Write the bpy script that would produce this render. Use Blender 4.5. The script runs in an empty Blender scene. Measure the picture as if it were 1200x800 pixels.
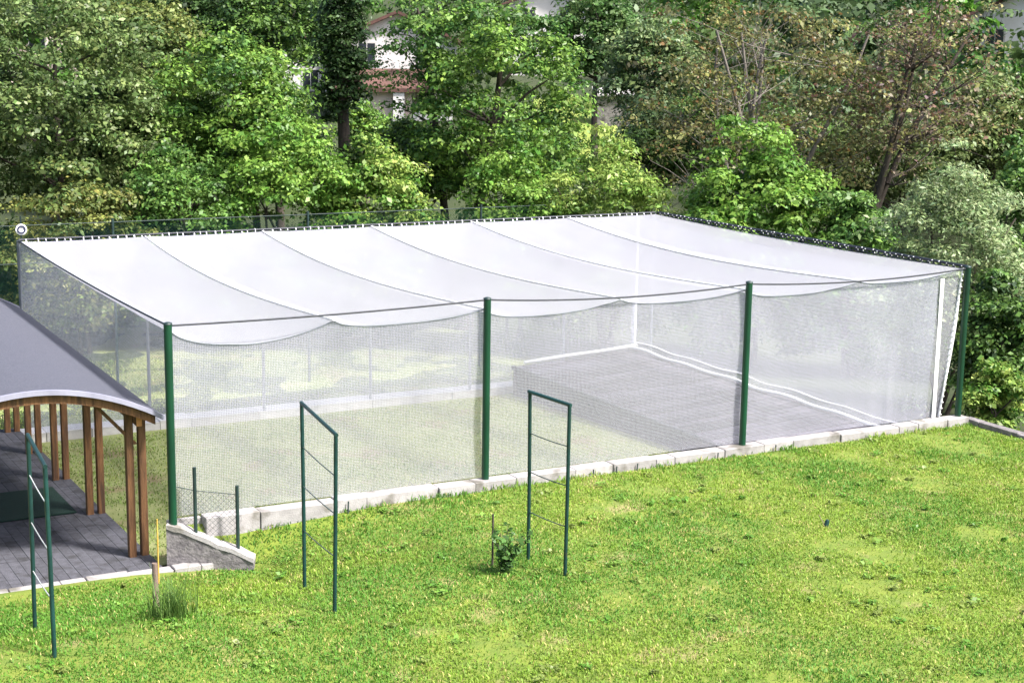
import bpy, math
import numpy as np
from mathutils import Matrix, Vector
R = math.radians
scene = bpy.context.scene
COL = scene.collection

# ------------------------------------------------------------------ camera
CF, CP, CR, CH = 1805.5, .1861, .0150, 7.039      # focal in px of a 1200 wide frame, pitch, roll, height
cp, sp = math.cos(CP), math.sin(CP)
cam = bpy.data.cameras.new('camera'); cam_o = bpy.data.objects.new('camera', cam); COL.objects.link(cam_o)
cam.sensor_fit = 'HORIZONTAL'; cam.sensor_width = 36; cam.lens = CF / 1200 * 36
cam.clip_start = .1; cam.clip_end = 2000
_X = Vector((1, 0, 0)); _U = Vector((0, sp, cp)); _F = Vector((0, cp, -sp))
_r = _X * math.cos(CR) + _U * math.sin(CR); _u = -_X * math.sin(CR) + _U * math.cos(CR)
cam_o.matrix_world = Matrix(((_r.x, _u.x, -_F.x, 0), (_r.y, _u.y, -_F.y, 0), (_r.z, _u.z, -_F.z, CH), (0, 0, 0, 1)))
scene.camera = cam_o

# ------------------------------------------------------------------ light
SUN_EL, SUN_AZ = R(52), R(118)                    # azimuth clockwise from +Y (the view direction)
world = bpy.data.worlds.new('World'); scene.world = world; world.use_nodes = True
wn = world.node_tree
sky = wn.nodes.new('ShaderNodeTexSky'); sky.sky_type = 'NISHITA'; sky.sun_disc = False
sky.sun_elevation = SUN_EL; sky.sun_rotation = SUN_AZ; sky.air_density = 1.0; sky.dust_density = 4.0; sky.ozone_density = 1.0
wn.links.new(sky.outputs[0], wn.nodes['Background'].inputs[0]); wn.nodes['Background'].inputs[1].default_value = .105
sun = bpy.data.lights.new('sun', 'SUN'); sun.energy = 4.0; sun.angle = R(7); sun.color = (1, .965, .92)
sun_o = bpy.data.objects.new('sun', sun); COL.objects.link(sun_o)
sd = Vector((math.cos(SUN_EL) * math.sin(SUN_AZ), math.cos(SUN_EL) * math.cos(SUN_AZ), math.sin(SUN_EL)))
sun_o.rotation_euler = sd.to_track_quat('Z', 'Y').to_euler()
sun_o.location = (20, -10, 40)
vs = scene.view_settings
vs.view_transform = 'Standard'; vs.look = 'None'; vs.exposure = 1.32; vs.gamma = 1

# ------------------------------------------------------------------ frames of reference
YAW = .499                                        # long axis of the enclosure
A = np.array([math.cos(YAW), math.sin(YAW), 0]); B = np.array([-math.sin(YAW), math.cos(YAW), 0])
O = np.array([-5.083, 22.3224, 0.])
SP, LL, WW, HH = 5.298, 15.894, 10.897, 3.0       # post spacing, length, width, height
def ray(u, v):
    cx = (u - 600) / CF; cu = (400 - v) / CF
    x = cx * math.cos(CR) - cu * math.sin(CR); w = cx * math.sin(CR) + cu * math.cos(CR)
    return np.array([x, cp + w * sp, -sp + w * cp])
def at_dist(u, v, D):                             # point on a pixel's ray at ground distance D
    d = ray(u, v); return np.array([0, 0, CH]) + d * (D / math.hypot(d[0], d[1]))
def at_z(u, v, z):
    d = ray(u, v); return np.array([0, 0, CH]) + d * ((z - CH) / d[2])
def W(l, m, z=0): return O + A * l + B * m + np.array([0, 0, z])
def to_lm(x, y):
    dx, dy = x - O[0], y - O[1]
    return dx * A[0] + dy * A[1], dx * B[0] + dy * B[1]

_tab = np.random.default_rng(3).random((256, 256))
def vnoise(x, y):
    x = np.asarray(x, float); y = np.asarray(y, float)
    xi = np.floor(x).astype(int); yi = np.floor(y).astype(int); fx = x - xi; fy = y - yi
    fx = fx * fx * (3 - 2 * fx); fy = fy * fy * (3 - 2 * fy)
    g = lambda i, j: _tab[i % 256, j % 256]
    return (g(xi, yi) * (1 - fx) + g(xi + 1, yi) * fx) * (1 - fy) + (g(xi, yi + 1) * (1 - fx) + g(xi + 1, yi + 1) * fx) * fy
def fbm(x, y, n=4):
    s = 0; a = .5; t = 0
    for i in range(n):
        s = s + a * vnoise(np.asarray(x) * 2 ** i + 17 * i, np.asarray(y) * 2 ** i + 31 * i); t += a; a *= .5
    return s / t
def sst(a, b, x):
    t = np.clip((np.asarray(x, float) - a) / (b - a), 0, 1); return t * t * (3 - 2 * t)

# wing wall footprint in l,m: from the first post towards the camera
WA, WB = np.array([-.08, -.02]), np.array([1.08, -.60])
def lawn_z(l, m):
    l = np.asarray(l, float); m = np.asarray(m, float)
    front = 1 - sst(.6, 4.6, -m)
    g = np.where(l < 1.05, 1., np.exp(-np.clip(l - 1.05, 0, 50) / 1.3))
    wl = WA[0] + (m - WA[1]) * (WB[0] - WA[0]) / (WB[1] - WA[1])
    behind = (l > wl) & (m > -.62)
    zb = -.58 * sst(0, .6, -m) * g
    z = np.where(behind, zb, -.60 * front * g)
    z = np.where((m > -.3) & ~behind & (l < 0), -.66, z)
    return z - .12 * sst(-1.3, 1.2, l) + .05 * (fbm(l * .45 + 3, m * .45, 3) - .5) * sst(0, 1, -m)
def inner_z(l, m):
    l = np.asarray(l, float); m = np.asarray(m, float)
    z = -.66 - .063 * np.clip(m, 0, 14) - .15 * sst(0, 3, l) * (1 - sst(2, 11, m))
    return z + .05 * (fbm(l * .5 + 40, m * .5, 3) - .5)
def ground_z(x, y):
    l, m = to_lm(np.asarray(x, float), np.asarray(y, float))
    D = np.hypot(x, y)
    z = np.where((l > 16.05) & (m > -1.2), -1.0 - .03 * np.clip(m, 0, 14), np.where(m > 0.05, inner_z(l, m), lawn_z(l, m)))
    hill = np.clip(D - 52, 0, 400)
    return z + hill * .125 + sst(0, 30, hill) * 3 * (fbm(np.asarray(x) * .03, np.asarray(y) * .03, 3) - .5)

# ------------------------------------------------------------------ mesh helpers
def tag(o, label=None, cat=None, group=None, kind=None):
    if label: o['label'] = label
    if cat: o['category'] = cat
    if group: o['group'] = group
    if kind: o['kind'] = kind
    return o
def empty(name, loc=(0, 0, 0), rz=0):
    o = bpy.data.objects.new(name, None); COL.objects.link(o); o.location = loc; o.rotation_euler = (0, 0, rz)
    o.empty_display_size = .2
    return o
def link(name, me, parent=None):
    o = bpy.data.objects.new(name, me); COL.objects.link(o)
    if parent: o.parent = parent
    return o
class MB:
    def __init__(s): s.v = []; s.f = []; s.sm = []
    def add(s, vs_, fs, smooth=False):
        k = len(s.v); s.v += [tuple(map(float, p)) for p in vs_]
        s.f += [tuple(i + k for i in f) for f in fs]; s.sm += [smooth] * len(fs); return s
    def box(s, lo, hi):
        x0, y0, z0 = lo; x1, y1, z1 = hi
        return s.add([(x0, y0, z0), (x1, y0, z0), (x1, y1, z0), (x0, y1, z0), (x0, y0, z1), (x1, y0, z1), (x1, y1, z1), (x0, y1, z1)],
                     [(0, 3, 2, 1), (4, 5, 6, 7), (0, 1, 5, 4), (1, 2, 6, 5), (2, 3, 7, 6), (3, 0, 4, 7)])
    def bbox(s, lo, hi, c=.01):                   # box with chamfered edges
        x0, y0, z0 = lo; x1, y1, z1 = hi; v = []; 
        for z, i in ((z0, c), (z0 + c, 0), (z1 - c, 0), (z1, c)):
            for (X, Y, dx, dy) in ((x0, y0, 1, 1), (x1, y0, -1, 1), (x1, y1, -1, -1), (x0, y1, 1, -1)):
                v += [(X + dx * (i if dx * dy > 0 else i + c), Y + dy * (i + c if dx * dy > 0 else i), z),
                      (X + dx * (i + c if dx * dy > 0 else i), Y + dy * (i if dx * dy > 0 else i + c), z)]
        fs = [tuple(range(7, -1, -1)), tuple(range(24, 32))]
        for r in range(3):
            for k in range(8): fs.append((r * 8 + k, r * 8 + (k + 1) % 8, r * 8 + 8 + (k + 1) % 8, r * 8 + 8 + k))
        return s.add(v, fs)
    def tube(s, pts, r, n=8, cap=True):
        pts = [np.array(p, float) for p in pts]; N = len(pts)
        rr = [r] * N if np.isscalar(r) else r
        vs_ = []; ref = None
        for i, p in enumerate(pts):
            t = pts[min(i + 1, N - 1)] - pts[max(i - 1, 0)]; t = t / (np.linalg.norm(t) + 1e-9)
            if ref is None: ref = np.array([0, 0, 1.]) if abs(t[2]) < .9 else np.array([1., 0, 0])
            x = np.cross(t, ref); x /= np.linalg.norm(x) + 1e-9; y = np.cross(t, x); ref = -y if np.dot(-y, ref) > 0 else y
            for k in range(n):
                a_ = 2 * math.pi * k / n; vs_.append(p + rr[i] * (math.cos(a_) * x + math.sin(a_) * y))
        fs = [(i * n + k, i * n + (k + 1) % n, (i + 1) * n + (k + 1) % n, (i + 1) * n + k) for i in range(N - 1) for k in range(n)]
        s.add(vs_, fs, True)
        if cap: s.add(vs_[:n], [tuple(range(n))]); s.add(vs_[-n:], [tuple(range(n - 1, -1, -1))])
        return s
    def grid(s, P, smooth=True):                  # P[i][j] points
        P = np.asarray(P, float); a_, b_ = P.shape[:2]
        return s.add(P.reshape(-1, 3), [(i * b_ + j, (i + 1) * b_ + j, (i + 1) * b_ + j + 1, i * b_ + j + 1) for i in range(a_ - 1) for j in range(b_ - 1)], smooth)
    def mesh(s, name, mat):
        me = bpy.data.meshes.new(name); me.from_pydata(s.v, [], s.f); me.update()
        me.polygons.foreach_set('use_smooth', s.sm)
        if mat: me.materials.append(mat)
        return me
    def build(s, name, mat, parent=None): return link(name, s.mesh(name, mat), parent)
def np_mesh(name, V, F, mat, col=None, smooth=False):
    V = np.asarray(V, np.float32); F = np.asarray(F, np.int32); n = F.shape[1]
    me = bpy.data.meshes.new(name); me.vertices.add(len(V)); me.vertices.foreach_set('co', V.ravel())
    me.loops.add(F.size); me.loops.foreach_set('vertex_index', F.ravel())
    me.polygons.add(len(F)); me.polygons.foreach_set('loop_start', np.arange(0, F.size, n, dtype=np.int32))
    if smooth: me.polygons.foreach_set('use_smooth', np.ones(len(F), bool))
    me.update(calc_edges=True)
    if col is not None:
        at = me.attributes.new('col', 'FLOAT_COLOR', 'POINT')
        at.data.foreach_set('color', np.concatenate([col, np.ones((len(col), 1))], 1).astype(np.float32).ravel())
    me.materials.append(mat); return me

# ------------------------------------------------------------------ materials
def nodes(name):
    m = bpy.data.materials.new(name); m.use_nodes = True
    return m, m.node_tree, m.node_tree.nodes['Principled BSDF']
def mat_noise(name, c1, c2, scale=8, rough=.8, bump=.3, bscale=60, detail=8, metallic=0, stretch=None, c3=None, thresh=.62, vary=.15):
    m, t, p = nodes(name); L = t.links.new
    tc = t.nodes.new('ShaderNodeTexCoord'); src = tc.outputs['Object']
    if stretch:
        mp = t.nodes.new('ShaderNodeMapping'); mp.inputs['Scale'].default_value = stretch; L(src, mp.inputs[0]); src = mp.outputs[0]
    n = t.nodes.new('ShaderNodeTexNoise'); n.inputs['Scale'].default_value = scale; n.inputs['Detail'].default_value = detail; n.inputs['Roughness'].default_value = .65; L(src, n.inputs['Vector'])
    cr = t.nodes.new('ShaderNodeValToRGB'); cr.color_ramp.elements[0].position = .3; cr.color_ramp.elements[1].position = .7
    cr.color_ramp.elements[0].color = (*c1, 1); cr.color_ramp.elements[1].color = (*c2, 1); L(n.outputs[0], cr.inputs[0])
    out = cr.outputs[0]
    if c3:
        n3 = t.nodes.new('ShaderNodeTexNoise'); n3.inputs['Scale'].default_value = scale * .37; n3.inputs['Detail'].default_value = 6; L(src, n3.inputs['Vector'])
        r3 = t.nodes.new('ShaderNodeValToRGB'); r3.color_ramp.elements[0].position = thresh - .06; r3.color_ramp.elements[1].position = thresh + .06; L(n3.outputs[0], r3.inputs[0])
        mx = t.nodes.new('ShaderNodeMix'); mx.data_type = 'RGBA'; L(r3.outputs[0], mx.inputs['Factor']); L(out, mx.inputs['A']); mx.inputs['B'].default_value = (*c3, 1); out = mx.outputs['Result']
    oi = t.nodes.new('ShaderNodeObjectInfo'); hv = t.nodes.new('ShaderNodeHueSaturation')
    mr = t.nodes.new('ShaderNodeMapRange'); mr.inputs['To Min'].default_value = 1 - vary; mr.inputs['To Max'].default_value = 1 + vary; L(oi.outputs['Random'], mr.inputs[0]); L(mr.outputs[0], hv.inputs['Value']); L(out, hv.inputs['Color'])
    L(hv.outputs[0], p.inputs['Base Color'])
    p.inputs['Roughness'].default_value = rough; p.inputs['Metallic'].default_value = metallic
    if bump:
        nb = t.nodes.new('ShaderNodeTexNoise'); nb.inputs['Scale'].default_value = bscale; nb.inputs['Detail'].default_value = 6; L(src, nb.inputs['Vector'])
        b = t.nodes.new('ShaderNodeBump'); b.inputs['Strength'].default_value = bump; b.inputs['Distance'].default_value = .02; L(nb.outputs[0], b.inputs['Height']); L(b.outputs[0], p.inputs['Normal'])
    return m
def mat_leaf(name, trans=.35, rough=.5):
    m, t, p = nodes(name); L = t.links.new
    at = t.nodes.new('ShaderNodeAttribute'); at.attribute_name = 'col'
    L(at.outputs['Color'], p.inputs['Base Color']); p.inputs['Roughness'].default_value = rough; p.inputs['Specular IOR Level'].default_value = .35
    tr = t.nodes.new('ShaderNodeBsdfTranslucent'); L(at.outputs['Color'], tr.inputs['Color'])
    mx = t.nodes.new('ShaderNodeMixShader'); mx.inputs[0].default_value = trans
    L(p.outputs[0], mx.inputs[1]); L(tr.outputs[0], mx.inputs[2]); L(mx.outputs[0], t.nodes['Material Output'].inputs[0])
    return m
def mat_net(name, axes, cell, frac, cover, col=(.82, .82, .84), blotch=.1, diamond=False, transl=.45):
    """woven net: threads on a grid of the two axes, plus an even cover for the finer threads between them"""
    m, t, p = nodes(name); L = t.links.new; t.nodes.remove(p)
    tc = t.nodes.new('ShaderNodeTexCoord'); sx = t.nodes.new('ShaderNodeSeparateXYZ'); L(tc.outputs['Object'], sx.inputs[0])
    def mth(op, a_, b_=None):
        n = t.nodes.new('ShaderNodeMath'); n.operation = op
        for i, q in enumerate((a_, b_)):
            if q is None: continue
            if isinstance(q, (int, float)): n.inputs[i].default_value = q
            else: L(q, n.inputs[i])
        return n.outputs[0]
    u, v = sx.outputs[axes[0]], sx.outputs[axes[1]]
    if diamond: u, v = mth('ADD', u, v), mth('SUBTRACT', u, v)
    th = [mth('LESS_THAN', mth('FRACT', mth('DIVIDE', q, cell)), frac) for q in (u, v)]
    g = mth('MAXIMUM', th[0], th[1])
    nz = t.nodes.new('ShaderNodeTexNoise'); nz.inputs['Scale'].default_value = 1.3; nz.inputs['Detail'].default_value = 5; L(tc.outputs['Object'], nz.inputs['Vector'])
    cv = mth('ADD', mth('MULTIPLY', mth('SUBTRACT', nz.outputs[0], .5), blotch), cover)
    fac = mth('MAXIMUM', g, cv)
    d = t.nodes.new('ShaderNodeBsdfDiffuse'); d.inputs[0].default_value = (*col, 1)
    tr = t.nodes.new('ShaderNodeBsdfTranslucent'); tr.inputs[0].default_value = (*col, 1)
    m1 = t.nodes.new('ShaderNodeMixShader'); m1.inputs[0].default_value = transl; L(d.outputs[0], m1.inputs[1]); L(tr.outputs[0], m1.inputs[2])
    tp = t.nodes.new('ShaderNodeBsdfTransparent'); m2 = t.nodes.new('ShaderNodeMixShader')
    L(fac, m2.inputs[0]); L(tp.outputs[0], m2.inputs[1]); L(m1.outputs[0], m2.inputs[2]); L(m2.outputs[0], t.nodes['Material Output'].inputs[0])
    return m

M = {}
M['leaf'] = mat_leaf('leaf', .3, .45); M['blade'] = mat_leaf('grass_blade', .3, .6)
M['bark'] = mat_noise('bark', (.03, .022, .018), (.10, .08, .065), 6, .9, .6, 30, stretch=(3, 3, .6))
M['bark_pale'] = mat_noise('bark_pale', (.10, .085, .075), (.27, .24, .21), 6, .9, .5, 30, stretch=(3, 3, .6))
M['lawn'] = mat_noise('lawn_soil', (.09, .15, .018), (.19, .23, .03), 3, 1, .6, 40, c3=(.26, .23, .09), thresh=.64)
M['inner'] = mat_noise('inner_grass_soil', (.20, .24, .08), (.29, .31, .13), 2.5, 1, .5, 40, c3=(.24, .2, .1), thresh=.62)
M['hill'] = mat_noise('hill_soil', (.018, .028, .010), (.045, .06, .018), .35, 1, .5, 4)
M['meadow'] = mat_noise('meadow_grass', (.13, .18, .03), (.22, .26, .05), .6, 1, .5, 6)
M['concrete'] = mat_noise('concrete', (.26, .245, .245), (.40, .38, .38), 5, .9, .4, 45, c3=(.15, .14, .12), thresh=.60)
M['paleconc'] = mat_noise('pale_concrete', (.42, .41, .41), (.58, .56, .56), 4, .9, .3, 45)
M['wallstone'] = mat_noise('rough_concrete', (.10, .09, .10), (.27, .25, .25), 7, .95, .9, 22, c3=(.06, .055, .055), thresh=.64)
M['paving'] = mat_noise('paving', (.045, .045, .055), (.10, .10, .12), 9, .9, .6, 60, c3=(.04, .04, .045), thresh=.6)
M['green'] = mat_noise('green_paint', (.002, .030, .015), (.004, .055, .025), 4, .4, .05, 60, stretch=(1, 1, .3))
M['dkgreen'] = mat_noise('dark_green_paint', (.003, .022, .022), (.008, .05, .045), 5, .45, .1, 60, c3=(.10, .05, .03), thresh=.70)
M['blackgreen'] = mat_noise('fence_green', (.008, .02, .022), (.02, .045, .04), 5, .5, .1, 60)
M['greypost'] = mat_noise('galvanised', (.12, .14, .16), (.2, .22, .24), 5, .5, .1, 60, metallic=.3)
M['cable'] = mat_noise('dark_cable', (.008, .01, .018), (.03, .035, .045), 20, .5, .2, 80)
M['rope'] = mat_noise('white_rope', (.7, .7, .72), (.85, .85, .86), 20, .8, .3, 90)
M['wire'] = mat_noise('wire', (.02, .04, .04), (.05, .07, .07), 20, .5, .1, 80)
M['wirepale'] = mat_noise('pale_wire', (.30, .32, .32), (.45, .46, .46), 20, .5, .1, 80)
M['timber'] = mat_noise('timber', (.07, .032, .013), (.25, .12, .048), 5, .7, .5, 30, stretch=(5, 5, .5), c3=(.07, .035, .02), thresh=.62)
M['timber_end'] = mat_noise('timber_lit', (.45, .19, .06), (.6, .28, .1), 8, .7, .3, 30)  # orange light on the beam ends, put into their colour
M['gazroof'] = mat_noise('roof_felt', (.060, .063, .085), (.098, .102, .132), 30, .95, .8, 160)
M['fascia'] = mat_noise('fascia', (.22, .22, .29), (.32, .32, .40), 4, .6, .1, 60)
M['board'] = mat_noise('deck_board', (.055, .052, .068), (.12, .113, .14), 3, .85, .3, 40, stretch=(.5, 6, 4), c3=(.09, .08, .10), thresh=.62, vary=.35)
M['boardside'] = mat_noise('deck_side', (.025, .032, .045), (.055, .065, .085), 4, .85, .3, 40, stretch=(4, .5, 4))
M['mat'] = mat_noise('green_mat', (.003, .02, .014), (.006, .035, .025), 12, .95, .6, 150)
M['stake'] = mat_noise('stake_wood', (.16, .11, .09), (.30, .22, .18), 8, .9, .5, 40, stretch=(5, 5, .6))
M['yellow'] = mat_noise('yellow_paint', (.45, .29, .05), (.58, .38, .08), 8, .6, .1, 40)
M['plaster'] = mat_noise('plaster', (.66, .63, .62), (.8, .77, .76), 1.5, .9, .2, 20)
M['pink'] = mat_noise('pink_plaster', (.66, .52, .48), (.78, .64, .58), 1.5, .9, .2, 20)
M['tile'] = mat_noise('roof_tile', (.07, .035, .03), (.15, .075, .06), 3, .9, .5, 12)
M['glass'], _t, _p = nodes('window_glass'); _p.inputs['Base Color'].default_value = (.03, .035, .045, 1); _p.inputs['Roughness'].default_value = .08
M['frame'] = mat_noise('window_frame', (.5, .48, .46), (.6, .58, .55), 4, .6, .1, 40)
M['slab'] = mat_noise('balcony_slab', (.35, .33, .33), (.5, .47, .46), 3, .9, .2, 20)
M['sign'] = mat_noise('sign_white', (.78, .78, .8), (.85, .85, .86), 3, .5, 0)
M['signdark'] = mat_noise('sign_dark', (.015, .02, .06), (.03, .035, .09), 3, .5, 0)
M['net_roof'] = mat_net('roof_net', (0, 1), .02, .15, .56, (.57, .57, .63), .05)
M['net_sun_band'] = mat_net('roof_net_sun_band', (0, 1), .02, .12, .30, (.74, .74, .79), .12)  # paler layer that paints the sunlit bands on the roof net
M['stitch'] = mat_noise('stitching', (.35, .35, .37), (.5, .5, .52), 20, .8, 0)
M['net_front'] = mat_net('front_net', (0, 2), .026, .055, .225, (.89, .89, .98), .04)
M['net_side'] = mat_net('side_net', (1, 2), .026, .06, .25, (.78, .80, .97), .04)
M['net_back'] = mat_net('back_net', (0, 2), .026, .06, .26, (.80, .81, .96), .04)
M['chain'] = mat_net('chain_link', (0, 2), .075, .09, .0, (.02, .05, .045), 0, True, 0)
M['chain_grey'] = mat_net('chain_link_grey', (0, 2), .085, .07, .0, (.10, .11, .11), 0, True, 0)

# ------------------------------------------------------------------ ground
rng = np.random.default_rng(11)
def sheet(name, xs, ys, zf, mat, lm=False, keep=None):
    X, Y = np.meshgrid(xs, ys, indexing='ij'); a_, b_ = X.shape
    if lm:
        Z = zf(X, Y); P = O + X[..., None] * A + Y[..., None] * B; P[..., 2] = Z
    else: P = np.stack([X, Y, zf(X, Y)], -1)
    idx = np.arange(a_ * b_).reshape(a_, b_)
    F = np.stack([idx[:-1, :-1], idx[1:, :-1], idx[1:, 1:], idx[:-1, 1:]], -1).reshape(-1, 4)
    if keep is not None:
        k = keep(X[:-1, :-1] + (X[1, 0] - X[0, 0]) / 2, Y[:-1, :-1] + (Y[0, 1] - Y[0, 0]) / 2).ravel(); F = F[k]
    me = np_mesh(name, P.reshape(-1, 3), F, mat, smooth=True)
    return tag(link(name, me), kind='structure')
# everything far: one sheet to the horizon, lowered under the near sheets
def far_z(x, y):
    l, m = to_lm(x, y); near = (m > -9) & (m < 12.2) & (l > -9) & (l < 17)
    return ground_z(x, y) - np.where(near, .9, np.where(m < -8, .9, .0))
xs = np.concatenate([np.linspace(-600, -90, 20), np.linspace(-84, 84, 113), np.linspace(90, 600, 20)])
ys = np.concatenate([np.linspace(-40, 8, 10), np.linspace(10, 70, 61), np.linspace(74, 200, 40), np.linspace(220, 700, 16)])
sheet('ground', xs, ys, far_z, M['hill'])
sheet('lawn', np.arange(-14, 30.05, .1), np.arange(-24, .01, .1), lawn_z, M['lawn'], True,
      lambda l, m: ((m < -.3) | (l > 0)) & ~((l > 16.15) & (m > -1.3)))
sheet('lower_grass', np.arange(-14, 16.01, .25), np.arange(.0, 26.1, .25), inner_z, M['inner'], True)

def meadow_z(x, y): return ground_z(x, y) + .12
_p = at_dist(697, 130, 90)
sheet('meadow', np.linspace(_p[0] - 3.5, _p[0] + 4, 21), np.linspace(_p[1] - 16, _p[1] + 4, 37), meadow_z, M['meadow'])

# grass blades -------------------------------------------------------------
def blades(name, n, l0, l1, m0, m1, zf, hgt, pal, seed, keep=None, dens=None, wid=.007):
    r = np.random.default_rng(seed)
    l = r.uniform(l0, l1, n); m = r.uniform(m0, m1, n)
    k = np.ones(n, bool)
    if keep: k &= keep(l, m)
    k &= r.random(n) < .45 + .8 * fbm(l * 1.7 + 9, m * 1.7 + 5, 3)
    k &= r.random(n) < 1 - .75 * sst(.60, .72, fbm(l * .9 + 60, m * .9 + 21, 4))
    l, m = l[k], m[k]; n = len(l)
    z = zf(l, m); base = O + l[:, None] * A + m[:, None] * B; base[:, 2] = z - .005
    tall = fbm(l * .8 + 70, m * .8 + 11, 3)
    h = hgt * (.45 + .9 * r.random(n)) * (.5 + tall) * (1 + 1.3 * np.exp(-np.abs(m + .26) / .10) * (vnoise(l * 2.2, m * 0 + 5) > .45))
    az = r.uniform(0, 6.283, n); lean = r.uniform(.1, 1.0, n)
    d = np.stack([np.cos(az), np.sin(az), 0 * az], 1); sdv = np.stack([-np.sin(az), np.cos(az), 0 * az], 1)
    w = wid * (.7 + .8 * r.random(n))[:, None]
    mid = base + d * (h * lean * .3)[:, None]; mid[:, 2] += h * .5
    tip = base + d * (h * lean)[:, None]; tip[:, 2] += h * (1.0 - .35 * lean)
    V = np.stack([base, mid + sdv * w, tip, mid - sdv * w], 1).reshape(-1, 3)
    i = np.arange(n)[:, None] * 4
    F = np.concatenate([i, i + 1, i + 2, i + 3], 1)
    q = fbm(l * .55 + 2, m * .55 + 8, 4); q2 = fbm(l * 2.6 + 30, m * 2.6, 2)
    t = np.clip((q - .5) * 3.0 + .45 + .02 * (l - 7) + (q2 - .5) * .9 + r.normal(0, .18, n), 0, 1)[:, None]
    c = pal[0] * (1 - t) + pal[1] * t
    dry = (r.random(n) < .06 + .25 * np.clip((q2 - .60) * 4, 0, 1))[:, None]
    c = np.where(dry, pal[2] * r.uniform(.8, 1.2, (n, 1)), c) * r.uniform(.82, 1.18, (n, 1))
    me = np_mesh(name, V, F, M['blade'], np.repeat(c, 4, 0))
    return link(name, me)
pal = [np.array([.095, .24, .024]), np.array([.22, .335, .036]), np.array([.42, .37, .13])]
lawn_keep = lambda l, m: ((m < -.5) | (l > .1 + (-m) * 0 + np.where(m > -.62, WA[0] + (m - WA[1]) * (WB[0] - WA[0]) / (WB[1] - WA[1]) + .1, 0))) & (m < -.22) & ~((l > 16.0) & (m > -1.3)) & ~((l < 1.2) & (m > -.58) & (m < -.3) & (l < .2))
g = blades('lawn_grass', 560000, -7, 22, -12, -.2, lawn_z, .055, pal, 5, lawn_keep)
tag(g, 'short yellow-green grass of the lawn in front of the netting', 'grass', kind='stuff')
pal2 = [np.array([.20, .29, .07]), np.array([.33, .38, .11]), np.array([.42, .39, .19])]
deck_out = lambda l, m: ~((l > 11.4) & (m < 10.75)) & ~((l < -.25) & (l > -3.9) & (m < 9.6)) & ~((m > 10.6) & (m < 11.1))
g = blades('inner_grass', 150000, -5, 16, .3, 20, inner_z, .06, pal2, 6, deck_out, wid=.010)
tag(g, 'pale lower grass seen through the netting and beside the shelter', 'grass', kind='stuff')

# ------------------------------------------------------------------ kerbs and walls
def kerb(name, l0, l1, m0, m1, zt, zb, step, label, seed, mat='concrete', along='l', jitter=.012):
    e = empty(name, W(l0, m0, 0), YAW); tag(e, label, 'kerb'); r = np.random.default_rng(seed)
    span = (l1 - l0) if along == 'l' else (m1 - m0)
    n = max(1, round(span / step)); cut = np.concatenate([[0], np.cumsum(r.uniform(.45, 1.6, n))]); cut = cut / cut[-1] * span
    for i in range(n):
        j = r.normal(0, jitter, 4); p0, p1 = cut[i] + .003 + abs(j[0]) * .3, cut[i + 1] - .003 - abs(j[1]) * .3
        t = zt(i / n) if callable(zt) else zt; bo = zb(i / n) if callable(zb) else zb
        b_ = MB()
        if along == 'l': b_.bbox((p0, j[2], bo), (p1, m1 - m0 + j[2], t + j[3] * .7), .009)
        else: b_.bbox((j[2], p0, bo), (l1 - l0 + j[2], p1, t + j[3] * .7), .009)
        b_.build('block', M[mat], e)
    return e
kerb('retaining_kerb', .46, 16.05, -.20, .08, .03, -1.1, .8, 'long pale concrete block kerb along the foot of the front netting', 1)
kerb('corner_kerb', 16.06, 16.26, -2.6, -.02, lambda t: -.04 + .05 * t, -.9, .65, 'short kerb turning towards the viewer at the far right lawn corner', 2, 'wallstone', 'm')
kerb('shelter_kerb', -4.2, 1.15, -.42, -.20, -.60, -.95, .6, 'low pale kerb between the shelter paving and the lawn', 3)
kerb('rear_kerb', -6, 16, WW + .02, WW + .58, lambda t: -1.15, -1.7, 1.3, 'pale concrete kerb under the far netting', 4, 'paleconc')
# wing wall
ww = empty('wing_wall', W(0, 0, 0), YAW); tag(ww, 'short rough grey wedge-shaped wall sloping down from the first green post', 'wall')
dv = WB - WA; ln = np.linalg.norm(dv); dv = dv / ln; nv = np.array([-dv[1], dv[0]]) * .11
def wp(s, side, z): q = WA + dv * s + nv * side; return (q[0], q[1], z)
N = 12; b_ = MB(); rr = np.random.default_rng(8)
pts = []
for i in range(N + 1):
    s = ln * i / N; t = .02 - .54 * (i / N) ** 1.05 + rr.normal(0, .008)
    pts.append([wp(s, -1 + rr.normal(0, .05), -1.1), wp(s, -1 + rr.normal(0, .09), (t - .9) * .4 - .1), wp(s, -1 + rr.normal(0, .06), t - .06)])
b_.grid(pts); back = [[wp(ln * i / N, 1, -1.1), wp(ln * i / N, 1, pts[i][2][2])] for i in range(N + 1)]
b_.grid(back[::-1]); b_.add([pts[0][0], pts[0][2], back[0][1], back[0][0]], [(3, 2, 1, 0)]); b_.add([pts[-1][0], pts[-1][2], back[-1][1], back[-1][0]], [(0, 1, 2, 3)])
b_.build('wall_body', M['wallstone'], ww)
b_ = MB(); top = [[wp(ln * i / N, -1.15, pts[i][2][2] - .01), wp(ln * i / N, -1.12, pts[i][2][2] + .055 + rr.normal(0, .006)), wp(ln * i / N, 1.12, pts[i][2][2] + .055 + rr.normal(0, .006)), wp(ln * i / N, 1.15, pts[i][2][2] - .01)] for i in range(N + 1)]
b_.grid(top, False); b_.add(top[0], [(0, 1, 2, 3)]); b_.add(top[-1], [(3, 2, 1, 0)]); b_.add([p for t_ in top for p in (t_[0], t_[3])], [(2 * i, 2 * i + 1, 2 * i + 3, 2 * i + 2) for i in range(N)])
b_.build('coping', M['concrete'], ww)
b_ = MB(); b_.box((-.06, .03, -1.1), (.45, .12, .0)); b_.build('return_block', M['concrete'], ww)
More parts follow.
